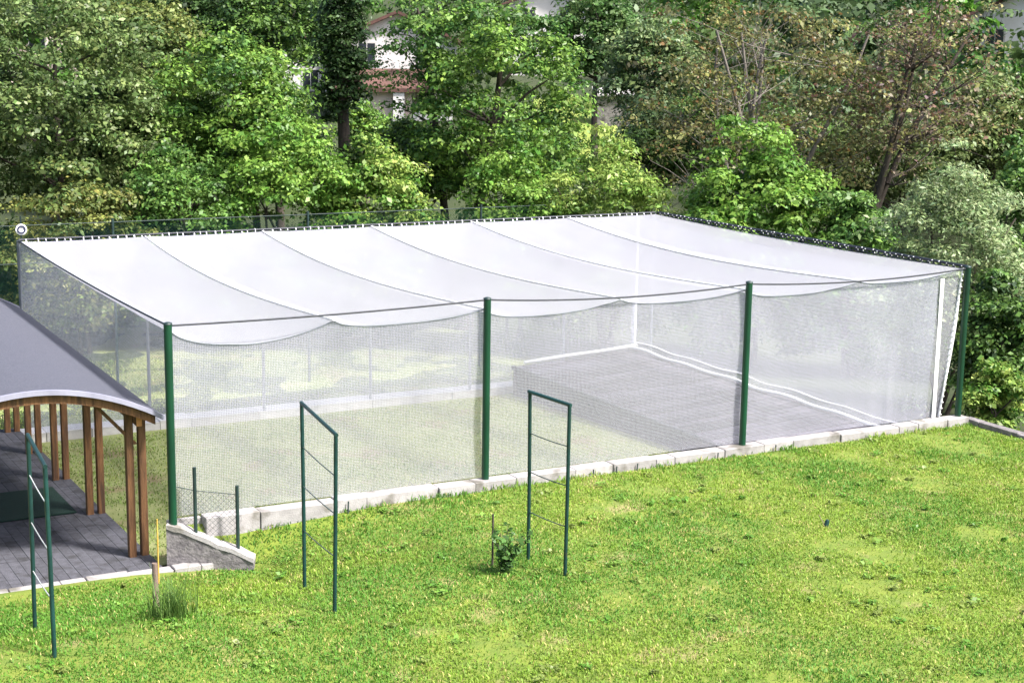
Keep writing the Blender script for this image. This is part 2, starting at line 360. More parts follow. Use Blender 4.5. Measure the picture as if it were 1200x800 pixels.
b_ = MB(); b_.box((.14, -.24, -.5), (.24, -.20, -.36)); b_.build('drain_hole', M['cable'], ww)

# ------------------------------------------------------------------ netted enclosure
en = empty('net_enclosure', O, YAW)
tag(en, 'large white netted enclosure on green posts with a sagging striped net roof', 'net enclosure')
NP = 6; PW = LL / NP
def roof_z(l, m):
    t = np.clip(m / WW, 0, 1); edge = np.clip(np.minimum(l, LL - l) / 2.6, 0, 1)
    l = np.asarray(l, float); s = (l / PW) % 1.0
    seam = (.06 + .22 * edge) * 4 * t * (1 - t)
    pf = np.array([1.15, .55, .72, .5, .66, .5, .5])[np.clip((l / PW).astype(int), 0, 6)]
    sag = (.17 + .07 * (1 - t) ** 1.5) * (pf * (1 - t) + t) * (1 - np.abs(2 * s ** .72 - 1) ** 2.6)
    sag = sag * np.where(l > LL - PW, .55, 1) * np.clip((1 - t) * 3.5 + .10, 0, 1)
    front = .10 * (1 - t) ** 6 * np.clip(edge * 2, 0, 1)
    return HH - .02 - seam - sag - front
for i in range(NP):
    ls = i * PW + np.linspace(0.0, PW, 17); ms = np.linspace(.06, WW, 41)
    if i: ls = ls + 0
    Lg, Mg = np.meshgrid(ls, ms, indexing='ij')
    sg = np.clip((Lg / PW - i), 0, .99999); Zg = roof_z(np.clip(i * PW + sg * PW, 0, LL), Mg) + .07 * (fbm(Lg * 1.4 + 7 * i, Mg * .55 + i, 3) - .5) * np.clip(4 * sg * (1 - sg), 0, 1) * np.clip(Mg * 2, 0, 1) * np.clip((WW - Mg), 0, 1)
    b_ = MB(); b_.grid(np.stack([Lg, Mg, Zg], -1)); b_.build('roof_panel', M['net_roof'], en)
    for k_, wd in enumerate((.17, .34, .52)):            # sunlit band right of each seam, painted with stepped pale net layers
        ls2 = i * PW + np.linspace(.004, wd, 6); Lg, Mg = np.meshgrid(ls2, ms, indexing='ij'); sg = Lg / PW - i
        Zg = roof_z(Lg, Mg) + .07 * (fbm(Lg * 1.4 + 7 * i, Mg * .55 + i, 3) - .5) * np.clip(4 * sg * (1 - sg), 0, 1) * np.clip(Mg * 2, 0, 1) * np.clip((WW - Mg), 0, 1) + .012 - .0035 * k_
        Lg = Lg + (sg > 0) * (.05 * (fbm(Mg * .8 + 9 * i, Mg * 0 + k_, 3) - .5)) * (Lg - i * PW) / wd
        b_ = MB(); b_.grid(np.stack([Lg, Mg, Zg], -1)); b_.build('sun_band_strip', M['net_sun_band'], en)
    if i:
        l = i * PW; mm = np.linspace(.06, WW, 40)
        b_ = MB(); b_.tube([(l, m, float(roof_z(np.array(l), np.array(m))) + .012) for m in mm], .014, 5); sc = b_.build('seam_cord', M['rope'], en)
        b_ = MB()
        for m in np.arange(.2, WW - .1, .21):
            z = float(roof_z(np.array(l), np.array(m))) + .022
            b_.box((l - .026, m - .016, z - .008), (l - .014, m + .016, z + .0))
        tag(b_.build('stitching', M['stitch'], sc), kind='stuff')
# front net hangs from the scalloped roof edge
ls = np.linspace(.03, LL - .03, 260); k = 16
top = roof_z(ls, np.full_like(ls, .06))
P = []
for j in range(k + 1):
    q = j / k; zz = top * (1 - q) + .05 * q
    ll = ls - sst(13.5, LL, ls) * .38 * q
    mm = .06 + .05 * np.sin(ls * 2.2 + q * 3) * math.sin(q * math.pi) + .02 * (fbm(ls * 3, ls * 0 + q * 4, 2) - .5)
    mm = mm + sst(12.6, 14.2, ls) * .09 * (fbm(ls * 5.5, ls * 0 + 3.3, 3) - .5) * q
    P.append(np.stack([ll, mm, zz], -1))
P = np.stack(P, 1)
b_ = MB(); b_.grid(P); b_.build('front_net', M['net_front'], en)
b_ = MB(); b_.tube([(l, .05, z) for l, z in zip(ls, top)], .008, 5); b_.build('edge_cord', M['greypost'], en)
b_ = MB(); b_.tube([tuple(p) for p in P[-1]], .022, 5); b_.build('edge_rope', M['rope'], en)
sl = 15.32
b_ = MB(); b_.box((sl - .045, .03, .05), (sl + .045, .036, HH - .18)); b_.build('seam_tape', M['rope'], en)
# side net and rear net
ms = np.linspace(.15, WW, 80)
P = np.stack([np.stack([sl + .03 * np.sin(ms * 3 + q * 4) * math.sin(q * math.pi) + sst(2.2, .3, ms) * 0 - .10 * q, ms, roof_z(np.full_like(ms, sl), ms) * (1 - q) + (-.42) * q], -1) for q in np.linspace(0, 1, 14)], 1)
b_ = MB(); b_.grid(P); b_.build('side_net', M['net_side'], en)
for dz, dl, r_ in ((.06, -.22, .04), (.16, .0, .016)):
    b_ = MB(); b_.tube([(sl - .10 + dl + .03 * math.sin(m * 2.1), m, -.42 + dz + .02 * math.sin(m * 3.3)) for m in np.linspace(.35, WW - .25, 50)], r_, 6); b_.build('edge_rope', M['rope'], en)
ls = np.linspace(0, sl, 120)
P = np.stack([np.stack([ls, WW - .03 + .04 * np.sin(ls * 2.3 + 2 * q) * math.sin(q * math.pi), (HH - .03) * (1 - q) - 1.13 * q + 0 * ls], -1) for q in np.linspace(0, 1, 12)], 1)
b_ = MB(); b_.grid(P); b_.build('rear_net', M['net_back'], en)
b_ = MB(); b_.tube([(l, WW - .32 + .02 * math.sin(l * 3), -.50 + (l - 11.9) * .05) for l in np.linspace(11.9, sl - .1, 20)], .045, 6); b_.build('edge_rope', M['rope'], en)
b_ = MB(); b_.tube([(sl, WW - .05, -.4), (sl, WW - .05, HH - .1)], .025, 6); b_.build('edge_rope', M['rope'], en)
b_ = MB(); b_.tube([(LL - .08 - .36 * q, .02, HH - .06 - (HH - .11) * q) for q in np.linspace(0, 1, 12)], .018, 6); b_.build('edge_rope', M['rope'], en)
# posts
for i in range(4):
    b_ = MB(); hz = HH + (.02 if i != 1 else .06)
    b_.tube([(i * SP, -.04, -.1), (i * SP, -.04, hz)], .062, 16)
    po = b_.build('post', M['green'], en)
    b_ = MB(); b_.tube([(i * SP, -.04, hz), (i * SP, -.04, hz + .02), (i * SP, -.04, hz + .035)], [.068, .066, .03], 16); b_.build('cap', M['blackgreen'], po)
for i in range(7):
    b_ = MB(); b_.tube([(i * PW + (.02 if i else 0), WW + .10, -1.5), (i * PW + (.02 if i else 0), WW + .10, HH)], .035, 10); b_.build('rear_post', M['greypost'], en)
# dark cables at the top edges
def cable(pts, r_=.014): b_ = MB(); b_.tube(pts, r_, 6); return b_.build('top_cable', M['cable'], en)
for i in range(3):
    h0 = HH + (.05 if i == 1 else .0); h1 = HH + (.05 if i == 0 else .0)
    cable([((i + q) * SP, -.04, h0 * (1 - q) + h1 * q - .10 * 4 * q * (1 - q) * (1 if i else .35)) for q in np.linspace(0, 1, 20)], .016)
cable([(0, q * WW, HH - .06 * 4 * q * (1 - q)) for q in np.linspace(0, 1, 20)], .016)
cable([(q * LL, WW + .05, HH + .02) for q in np.linspace(0, 1, 30)], .026)
cable([(LL + .03, q * WW, HH + .03) for q in np.linspace(0, 1, 30)], .03)
# scalloped net border laced to the cable: dark loops with white ties
bl = MB(); bl.tube([(.09 * math.cos(t), 0, -.012 - .045 * math.sin(t)) for t in np.linspace(0, math.pi, 7)], .017, 5); loop = bl.mesh('lacing_loop', M['cable'])
bt = MB(); bt.tube([(0, -.02, -.05), (0, -.012, .02), (0, .03, .025)], .014, 5); tie = bt.mesh('lacing_tie', M['rope'])
rj = np.random.default_rng(55)
n = 86
for i in range(n):
    o = link('lacing_loop', loop, en); o.location = ((i + .5) * LL / n, WW + .0, HH - .005)
    o = link('lacing_tie', tie, en); o.location = (i * LL / n + rj.normal(0, .03), WW + .02, HH - .005 + rj.normal(0, .008)); o.scale = (rj.uniform(.6, 1.3), 1, rj.uniform(.6, 1.2))
n = 60
for i in range(n):
    o = link('lacing_loop', loop, en); o.location = (LL + .01, (i + .5) * WW / n, HH + .01); o.rotation_euler = (0, 0, R(90))
    o = link('lacing_tie', tie, en); o.location = (LL + .02, i * WW / n + rj.normal(0, .03), HH + .01 + rj.normal(0, .008)); o.rotation_euler = (0, 0, R(90)); o.scale = (rj.uniform(.6, 1.4), 1, rj.uniform(.6, 1.3))
n = 24
for i in range(n):
    o = link('lacing_tie', tie, en); q = (i + .5) / n; o.location = (LL - .08 - .36 * q, .0, HH - .06 - (HH - .11) * q); o.scale = (.7, 1, .7); o.rotation_euler = (0, R(90), 0)

# ------------------------------------------------------------------ raised deck inside
D0, D1, E0, E1 = 11.62, 15.2, .22, 10.62
dk = empty('raised_deck', W(D0, E0, 0), YAW); tag(dk, 'raised purple-grey plank deck inside the netting at its right end', 'deck')
def dz(l): return -.60 + (l - D0) * .05
r = np.random.default_rng(21)
nb = 36; bw = (E1 - E0) / nb; 
for i in range(nb):
    cut = D0 + r.uniform(1.0, 2.6)
    for (p, q) in ((D0, cut - .006), (cut + .006, D1)):
        y0, y1 = i * bw + .014, (i + 1) * bw - .014; h = r.normal(0, .006)
        b_ = MB(); v = []
        for (l, dd) in ((p, -.05), (q, -.05), (p, 0), (q, 0)):
            for y in (y0, y1): v.append((l - D0, y, dz(l) + dd + h + (r.normal(0, .003))))
        b_.add(v, [(0, 1, 3, 2), (4, 6, 7, 5), (0, 2, 6, 4), (1, 5, 7, 3), (0, 4, 5, 1), (2, 3, 7, 6)])
        b_.build('deck_plank', M['board'], dk)
nc = 6
for i in range(nc):
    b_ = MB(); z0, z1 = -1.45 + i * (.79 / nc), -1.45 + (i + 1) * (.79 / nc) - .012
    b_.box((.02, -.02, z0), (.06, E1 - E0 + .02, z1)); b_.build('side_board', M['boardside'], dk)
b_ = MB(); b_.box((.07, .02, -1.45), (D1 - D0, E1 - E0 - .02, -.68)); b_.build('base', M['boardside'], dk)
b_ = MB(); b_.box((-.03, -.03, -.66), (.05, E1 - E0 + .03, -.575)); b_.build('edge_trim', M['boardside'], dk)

# ------------------------------------------------------------------ timber shelter
GL0, GL1, GM0, GM1, EZ, RISE = -3.75, -.05, .18, 11.0, 1.60, .54
sh = empty('timber_shelter', W(0, 0, -.65), YAW); tag(sh, 'open timber shelter with a curved grey roof on paired brown posts', 'shelter')
Z0 = .65                                              # local z is measured from the floor
def arch(s): return EZ + Z0 + RISE * (1 - (2 * s - 1) ** 2)
S = np.linspace(0, 1, 25); ml = np.linspace(GM0, GM1, 12)
b_ = MB()
topP = [[(GL0 + s * (GL1 - GL0), m, arch(s)) for m in ml] for s in S]; b_.grid(topP)
botP = [[(GL0 + s * (GL1 - GL0), m, arch(s) - .06) for m in ml] for s in S]; b_.grid(np.array(botP)[::-1])
for e_ in (0, -1): b_.add([topP[e_][0], topP[e_][-1], botP[e_][-1], botP[e_][0]], [(0, 1, 2, 3)])
b_.build('roof', M['gazroof'], sh)
for k_, (mm0, mm1) in enumerate(((GM0 - .03, GM0 + .03), (GM1 - .03, GM1 + .03))):
    b_ = MB(); pr = [[(GL0 - .02 + s * (GL1 - GL0 + .04), y, arch(s) + z) for (y, z) in ((mm0, -.06), (mm0, .012), (mm1, .012), (mm1, -.06), (mm0, -.06))] for s in S]
    b_.grid(pr, False); b_.build('fascia', M['fascia'], sh)
# laminated ribs, posts in pairs, side beams
pm = [.62, 3.35, 6.0, 8.4, 10.6]
for side, (la, lb) in enumerate(((-.46, -.27), (-3.34, -3.53))):
    for m in pm:
        fz = -.03 * m
        for lx in (la, lb):
            h = arch((lx - GL0) / (GL1 - GL0)) - .06
            b_ = MB(); b_.bbox((lx - .055, m - .065, fz - .02), (lx + .055, m + .065, h - .04), .008); b_.build('post', M['timber'], sh)
        b_ = MB(); xm = (la + lb) / 2; sgn = 1 if side == 0 else -1
        b_.add([(xm - .035, m - .035, 1.75), (xm + .035, m - .035, 1.75), (xm + .035, m + .035, 1.75), (xm - .035, m + .035, 1.75)] + [(xm - sgn * .75 + dx, m + dy, arch((xm - sgn * .75 - GL0) / (GL1 - GL0)) - .1) for dx, dy in ((-.035, -.035), (.035, -.035), (.035, .035), (-.035, .035))],
               [(0, 3, 2, 1), (4, 5, 6, 7), (0, 1, 5, 4), (1, 2, 6, 5), (2, 3, 7, 6), (3, 0, 4, 7)]); b_.build('brace', M['timber'], sh)
    xm = (la + lb) / 2
    b_ = MB(); b_.bbox((xm - .04, .36, arch((xm - GL0) / (GL1 - GL0)) - .34), (xm + .04, 10.9, arch((xm - GL0) / (GL1 - GL0)) - .14), .008); be = b_.build('side_beam', M['timber'], sh)
    b_ = MB(); b_.box((xm - .041, .345, arch((xm - GL0) / (GL1 - GL0)) - .335), (xm + .041, .359, arch((xm - GL0) / (GL1 - GL0)) - .145)); b_.build('beam_end', M['timber_end'], be)
for m in [GM0 + .1] + pm:
    b_ = MB(); pr = [[(GL0 + .1 + s * (GL1 - GL0 - .2), y, arch(.03 + s * .94) + z) for (y, z) in ((m - .05, -.20), (m - .05, -.065), (m + .05, -.065), (m + .05, -.20), (m - .05, -.20))] for s in S]
    b_.grid(pr, False); b_.build('roof_rib', M['timber'], sh)
# paving slab under it
pv = empty('paving', W(0, 0, -.65), YAW); tag(pv, kind='structure')
r = np.random.default_rng(4); x = -3.9; nx = 22; dx = (3.9 - .20) / nx
for i in range(nx):
    for j in range(8):
        y0, y1 = -.19 + j * 1.39, -.19 + (j + 1) * 1.39; h = r.normal(0, .002)
        b_ = MB(); l0, l1 = -3.9 + i * dx + .003, -3.9 + (i + 1) * dx - .003
        b_.add([(l0, y0 + .003, -.5), (l1, y0 + .003, -.5), (l1, y1 - .003, -.5), (l0, y1 - .003, -.5), (l0, y0 + .003, h - .03 * y0), (l1, y0 + .003, h - .03 * y0), (l1, y1 - .003, h - .03 * y1), (l0, y1 - .003, h - .03 * y1)],
               [(0, 3, 2, 1), (4, 5, 6, 7), (0, 1, 5, 4), (1, 2, 6, 5), (2, 3, 7, 6), (3, 0, 4, 7)]); b_.build('paving_slab', M['paving'], pv)
b_ = MB(); mt = [[(-2.6 + q * 1.95, 3.5 + p * 1.9, -.03 * (3.5 + p * 1.9) + .012 + z) for q, p, z in ((0, t_, 0), (1, t_, 0))] for t_ in np.linspace(0, 1, 4)]
b_.grid(mt, False); b_.grid([[(p[0], p[1], p[2] + .02) for p in row] for row in mt][::-1], False)
lo, hi = [p for row in mt for p in row], None
ed = [mt[0][0], mt[0][1], mt[-1][1], mt[-1][0]]
b_.add(ed + [(p[0], p[1], p[2] + .02) for p in ed], [(0, 1, 5, 4), (1, 2, 6, 5), (2, 3, 7, 6), (3, 0, 4, 7)])
o = b_.build('floor_mat', M['mat']); o.location = W(0, 0, -.65); o.rotation_euler = (0, 0, YAW)
tag(o, 'dark green mat lying on the shelter paving', 'mat')

# ------------------------------------------------------------------ trellis frames on the lawn
def on_lawn(u, v):
    z = 0.
    for _ in range(12):
        p = at_z(u, v, z); l, m = to_lm(p[0], p[1]); z = float(lawn_z(l, m))
    p[2] = z; return p
def hang(p, u, v):                                # height above p of the pixel straight above it
    d = ray(u, v); return CH + d[2] * math.hypot(p[0], p[1]) / math.hypot(d[0], d[1]) - p[2]
def trellis(b0, b1, t0, t1, label, fr, seed, wm='wire'):
    p, q = on_lawn(*b0), on_lawn(*b1); h0, h1 = hang(p, *t0), hang(q, *t1)
    h0 = h1 = (h0 + h1) / 2
    e = empty('trellis_frame', p); tag(e, label, 'trellis frame', 'green trellis frames on the lawn')
    d = q - p; zt = (p[2] + h0 + q[2] + h1) / 2 - p[2]; lean = np.array([.0, .0, 0])
    rq = np.random.default_rng(seed); P0, P1 = np.zeros(3), d.copy(); T0, T1 = np.array([-.02 + rq.normal(0, .02), 0, zt + .02]), np.array([d[0] + .02 + rq.normal(0, .015), d[1], zt - .0])
    for a_, c_ in ((P0, T0), (P1, T1)):
        b_ = MB(); b_.tube([a_ - np.array([0, 0, .08]), a_ * .5 + c_ * .5 + np.array([.004, 0, 0]), c_], .027, 10); b_.build('post', M['dkgreen'], e)
    b_ = MB(); u_ = (T1 - T0) / np.linalg.norm(T1 - T0); b_.tube([T0 - u_ * .03, T1 + u_ * .03], .026, 10); b_.build('top_rail', M['dkgreen'], e)
    for f_ in fr:
        a_, c_ = P0 * (1 - f_) + T0 * f_, P1 * (1 - f_) + T1 * f_
        b_ = MB(); b_.tube([a_ * (1 - s) + c_ * s - np.array([0, 0, .05 * s * (1 - s)]) for s in np.linspace(0, 1, 7)], .008, 5); b_.build('wire', M[wm], e)
    return p, q
trellis((357, 690), (392, 718), (357, 482), (395, 500), 'green metal trellis frame between the wedge wall and the leafy plant', (.32, .56, .77), 1)
trellis((619, 655), (662, 674), (618, 457), (664, 478), 'green metal trellis frame beside the leafy plant, nearest the deck', (.29, .53, .76), 2)
trellis((41, 738), (64, 770), (34, 512), (58, 545), 'green metal trellis frame in front of the timber shelter', (.31, .56, .80), 3, 'wirepale')

# ------------------------------------------------------------------ short chain-link fence on the wing wall
p0 = np.array(wp(.42, 0, -.16)); p1 = np.array(wp(1.05, 0, -.44))
p0w, p1w = W(*p0[:2], p0[2]), W(*p1[:2], p1[2])
cf = empty('chain_link_fence', W(0, 0, 0), YAW); tag(cf, 'low chain-link fence with two thin dark posts on the wedge wall', 'fence')
for p, h in ((p0, 1.02), (p1, 1.02)):
    b_ = MB(); b_.tube([p - np.array([0, 0, .05]), p + np.array([0, 0, h])], .028, 10); b_.build('post', M['blackgreen'], cf)
def strip(a_, c_, h0, h1, mat):                   # a mesh panel as its own object with x along it
    a_, c_ = np.array(a_), np.array(c_); ln_ = np.linalg.norm((c_ - a_)[:2])
    P = np.array([[(x, 0, (a_[2] * (1 - x / ln_) + c_[2] * x / ln_) + z * (h0 * (1 - x / ln_) + h1 * x / ln_)) for z in np.linspace(0, 1, 3)] for x in np.linspace(0, ln_, 7)])
    b_ = MB(); b_.grid(P, False); o = b_.build('mesh_panel', M[mat], cf); o.location = (a_[0], a_[1], 0); o.rotation_euler = (0, 0, math.atan2(c_[1] - a_[1], c_[0] - a_[0])); return o
strip((.06, -.06, .05), p0, .5, .66, 'chain_grey'); strip(p0, p1, .66, .88, 'chain_grey')
p2 = np.array([1.05, -.16, -.05]); strip(p1 + np.array([0, 0, .05]), p2, .85, .7, 'chain_grey')
for a_, c_ in (((.06, -.06, .55), p0 + (0, 0, .66)), (p0 + (0, 0, .66), p1 + (0, 0, .88))):
    b_ = MB(); b_.tube([a_, c_], .006, 5); b_.build('wire', M['wire'], cf)

# ------------------------------------------------------------------ leaves, plants, trees
def leaf_mesh(C, Nrm, size, aspect, col, r, mat, name, droop=.0):
    n = len(C); t = r.normal(size=(n, 3)); t[:, 2] -= droop
    t -= (t * Nrm).sum(1, keepdims=True) * Nrm; t /= np.linalg.norm(t, axis=1, keepdims=True) + 1e-9
    s = np.cross(Nrm, t); L_ = (size * np.clip(r.lognormal(-.06, .38, n), .4, 2.0))[:, None]; Wd = L_ * aspect
    fold = Nrm * (L_ * .10)
    V = np.stack([C - t * L_ * .5, C + s * Wd * .5 + fold - t * L_ * .05, C + t * L_ * .5, C - s * Wd * .5 + fold - t * L_ * .05], 1).reshape(-1, 3)
    F = np.arange(4 * n).reshape(-1, 4)
    return np_mesh(name, V, F, mat, np.repeat(np.clip(col, .002, .9), 4, 0))
def crown_points(r, cen, rad, nclump, per, cr, lump, hollow=.35, flat=.65, low=-.9):
    d = r.normal(size=(nclump * 3, 3)); d /= np.linalg.norm(d, axis=1, keepdims=True); d = d[d[:, 2] > low][:nclump]
    f = (hollow + (1 - hollow) * r.random(len(d))) ** .5
    wob = 1 + lump * (fbm(d[:, 0] * 2.3 + cen[0], d[:, 1] * 2.3 + d[:, 2] * 1.7 + cen[1], 3) - .5) * 2
    CC = cen + d * (f * wob)[:, None] * rad
    rr_ = cr * r.uniform(.55, 1.3, len(CC))
    k_ = np.repeat(np.arange(len(CC)), r.poisson(per, len(CC)))
    e = r.normal(size=(len(k_), 3)); e /= np.linalg.norm(e, axis=1, keepdims=True); e[:, 2] = np.where(e[:, 2] < -.3, -e[:, 2] * .6, e[:, 2])
    P = CC[k_] + e * (rr_[k_] * (r.random(len(k_)) ** .45))[:, None] * np.array([1, 1, flat])
    Nn = e * .7 + np.array([0, 0, .55]) + r.normal(size=e.shape) * .45; Nn /= np.linalg.norm(Nn, axis=1, keepdims=True)
    return CC, k_, P, Nn
def tree(name, label, u, v, rx, ry, D, col, col2, seed, n_clump=110, per=130, leaf=.13, cr=.8, lump=.35, group=None, cat='tree', trunk_r=.16, limbs=10, aspect=.6, to_ground=False, bark='bark', stems=1, lean=0, trunk_u=None, hollow=.35, thick=.9, flat=.65, twigs=0, dryc=None):
    r = np.random.default_rng(seed)
    cen = at_dist(u, v, D); k = D / CF; rad = np.array([rx * k, rx * k * thick, ry * k])
    if trunk_u is None: bx, by = cen[0], cen[1]
    else: q = at_dist(trunk_u, v, D); bx, by = q[0], q[1]
    gz = float(ground_z(bx, by)); base = np.array([bx, by, gz])
    if to_ground:                                  # shrub: crown reaches down to the grass
        topz = cen[2] + rad[2]; cen[2] = (topz + gz) / 2 + .1; rad[2] = (topz - gz) / 2
    e = empty(name, base); tag(e, label, cat, group)
    cenl = cen - base
    CC, kk, P, Nn = crown_points(r, cenl, rad, int(n_clump * (1.35 if not twigs else 1.1)), per * (1.35 if not twigs else .85), cr, lump, hollow, flat)
    leaf = leaf * .98
    ct = r.random(len(CC))[kk]; mixv = np.clip(ct * 1.2 - .1 + r.normal(0, .3, len(kk)), 0, 1)[:, None]
    c = (np.array(col) * (1 - mixv) + np.array(col2) * mixv) * r.uniform(.7, 1.3, (len(kk), 1)) * (1 + r.normal(0, .06, (len(kk), 3)))
    if dryc is not None:
        dq = (r.random(len(kk)) < dryc[1] * np.clip(2 * r.random(len(CC))[kk], 0, 2))[:, None]; c = np.where(dq, np.array(dryc[0]) * r.uniform(.7, 1.3, (len(kk), 1)), c)
    P[:, 2] = np.maximum(P[:, 2], .03)
    link('crown', leaf_mesh(P, Nn, leaf, aspect, c, r, M['leaf'], 'crown', .3), e)
    # trunk and limbs
    b_ = MB(); fork = []
    for s in range(stems):
        off = r.normal(0, .35, 2) * (stems > 1); tgt = cenl + np.array([off[0] * rad[0], off[1] * rad[1] * .6, rad[2] * .55])
        st = np.array([*(r.normal(0, .18, 2) * (stems > 1)), -.15])
        pts = []
        for q in np.linspace(0, 1, 9):
            p = st * (1 - q) + tgt * q + np.array([math.sin(q * 5 + seed + s * 2.1) * (.12 + .28 * (stems > 1)), math.cos(q * 4 + s) * .12, 0]) * q
            pts.append(p)
        rt = trunk_r / math.sqrt(stems) * 1.15
        b_.tube(pts, [rt * (1.25 if q == 0 else 1) * (1 - .8 * q) + .012 for q in np.linspace(0, 1, 9)], 8); fork.append((pts, rt))
    b_.build('trunk', M[bark], e)
    b_ = MB(); pick = r.permutation(len(CC))[:limbs + twigs]
    for i, ci in enumerate(pick):
        pts, rt = fork[i % stems]; tgt = CC[ci]
        zs = [p[2] for p in pts]; want = tgt[2] - .45 * np.linalg.norm((tgt - pts[4])[:2])
        j = int(np.argmin([abs(z - want) for z in zs])); j = max(2, min(7, j)); st = pts[j]
        mid = st * .45 + tgt * .55 + np.array([0, 0, -.12 * np.linalg.norm(tgt - st) * .4]) + r.normal(0, .1, 3)
        rb = (rt * .42 if i < limbs else .028) * (1 - .06 * j)
        b_.tube([st, st * .7 + mid * .3 + r.normal(0, .04, 3), mid, mid * .4 + tgt * .6 + r.normal(0, .05, 3), tgt], [rb, rb * .8, rb * .55, rb * .35, .008], 5)
        if twigs and i < limbs:
            for _ in range(3):
                t2 = mid + r.normal(0, .8, 3) + np.array([0, 0, .7]); b_.tube([mid, mid * .5 + t2 * .5 + r.normal(0, .08, 3), t2], [rb * .4, rb * .25, .006], 4)
    b_.build('limbs', M[bark], e)
    return e
OLV, OLV2 = (.085, .14, .04), (.20, .27, .09)
GRN, GRN2 = (.05, .125, .026), (.15, .27, .055)
BRT, BRT2 = (.08, .19, .026), (.21, .35, .06)
LIM, LIM2 = (.12, .23, .035), (.30, .40, .09)
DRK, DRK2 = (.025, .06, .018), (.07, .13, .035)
SIL, SIL2 = (.15, .21, .08), (.33, .42, .21)
RED, RED2 = (.10, .10, .045), (.24, .25, .08)
PUR, PUR2 = (.14, .10, .09), (.23, .20, .11)
T = tree
T('olive_green_tree', 'big greyish olive-green tree at the far left edge', 70, 120, 125, 135, 48, OLV, OLV2, 1, 190, 130, .13, .8, limbs=14)
T('olive_green_tree', 'dull olive tree with its crown behind the left tree, meeting the bright green one', 165, 70, 60, 75, 52, OLV, (.19, .23, .06), 2, 90, 120, .13)
T('green_tree', 'green tree beyond the left picture edge, its branch tips at the frame', -105, 150, 105, 120, 50, GRN, GRN2, 37, 120, 110, .14)
T('olive_shrub', 'low olive shrub behind the left end of the net roof', 95, 240, 80, 32, 44.5, OLV, (.24, .26, .07), 3, 80, 130, .12, .6, to_ground=True, cat='shrub', trunk_r=.07, stems=3)
T('green_tree', 'bright mid-green tree right of the olive tree', 270, 130, 90, 75, 49, GRN, BRT2, 4, 130, 130, .13)
T('green_shrub', 'dark-based green shrub over the third roof stripe at left', 215, 228, 70, 55, 45, GRN, GRN2, 5, 100, 130, .12, .7, to_ground=True, cat='shrub', trunk_r=.08, stems=3)
T('green_shrub', 'broad bright green shrub below the dark ivy trunk', 345, 205, 95, 60, 45.5, BRT, BRT2, 6, 140, 130, .13, .75, to_ground=True, cat='shrub', trunk_r=.08, stems=3)
T('ivy_tree', 'tall narrow dark ivy-clad tree left of the white house', 404, 60, 26, 105, 51, DRK, DRK2, 7, 110, 90, .12, .5, hollow=.1, trunk_r=.3)
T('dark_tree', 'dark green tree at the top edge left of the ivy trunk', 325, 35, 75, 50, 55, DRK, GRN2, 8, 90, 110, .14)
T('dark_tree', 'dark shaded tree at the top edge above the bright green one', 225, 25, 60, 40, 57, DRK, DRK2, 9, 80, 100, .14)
T('tall_green_tree', 'tall fresh green tree with a black trunk in the middle', 585, 130, 95, 125, 47.5, GRN, BRT2, 10, 140, 110, .13, .75, trunk_u=545, trunk_r=.22, limbs=16, lump=.4)
T('tall_green_tree', 'airy green tree whose branches reach across the white house', 490, 60, 60, 95, 49, GRN, GRN2, 11, 46, 70, .12, .6, trunk_u=540, trunk_r=.14, limbs=12, hollow=.1)
T('green_shrub', 'lime green shrub in front of the white house', 445, 222, 62, 50, 44.5, BRT, LIM2, 12, 100, 130, .12, .65, to_ground=True, cat='shrub', trunk_r=.07, stems=3)
T('green_shrub', 'green shrub right of the black trunk', 610, 230, 65, 45, 44, BRT, BRT2, 13, 100, 130, .12, .65, to_ground=True, cat='shrub', trunk_r=.07, stems=3)
T('lime_shrub', 'pale lime shrub with upright shoots above the back roof corner', 715, 220, 78, 52, 43.5, LIM, LIM2, 14, 130, 130, .12, .6, to_ground=True, cat='shrub', trunk_r=.07, stems=4, aspect=.4)
T('grey_green_tree', 'rounded grey-green tree beside the small meadow', 765, 85, 50, 60, 60, (.09, .15, .06), (.18, .25, .09), 15, 80, 110, .15)
T('reddish_tree', 'bare-branched reddish-brown tree with many pale stems at right', 890, 110, 150, 125, 51, RED, RED2, 16, 190, 80, .12, .85, bark='bark_pale', stems=6, limbs=30, twigs=40, hollow=.15, trunk_r=.26, dryc=((.22, .13, .05), .09))
T('reddish_tree', 'purplish-brown tree with dark forked branches at the upper right', 1075, 105, 105, 115, 50, PUR, RED2, 17, 120, 65, .12, .8, bark='bark', stems=3, limbs=24, twigs=30, hollow=.15, trunk_r=.22, trunk_u=990, dryc=((.20, .11, .07), .13))
T('green_shrub', 'large glossy green shrub behind the right roof edge', 890, 228, 85, 68, 42, BRT, BRT2, 18, 170, 140, .13, .65, to_ground=True, cat='shrub', trunk_r=.09, stems=4)
T('green_shrub', 'small darker green shrub between the glossy and silvery shrubs', 1000, 265, 48, 40, 41, GRN, GRN2, 19, 80, 120, .12, .6, to_ground=True, cat='shrub', trunk_r=.06, stems=3)
T('silvery_shrub', 'silvery pale green shrub at the right edge', 1115, 275, 85, 80, 36.5, SIL, SIL2, 20, 160, 140, .10, .6, to_ground=True, cat='shrub', trunk_r=.08, stems=5, aspect=.42)
T('dark_shrub', 'dark shaded shrub right of the last green post', 1172, 385, 36, 60, 33.5, DRK, GRN2, 21, 80, 130, .10, .45, to_ground=True, cat='shrub', trunk_r=.05, stems=3)
T('weed_clump', 'light green weeds growing by the right corner kerb', 1168, 452, 34, 22, 32.3, BRT, LIM2, 22, 40, 110, .09, .3, to_ground=True, cat='shrub', trunk_r=.02, stems=3)
T('olive_green_tree', 'olive tree behind the reddish one at the far right edge', 1165, 150, 60, 60, 56, (.10, .14, .04), OLV2, 23, 80, 110, .14)

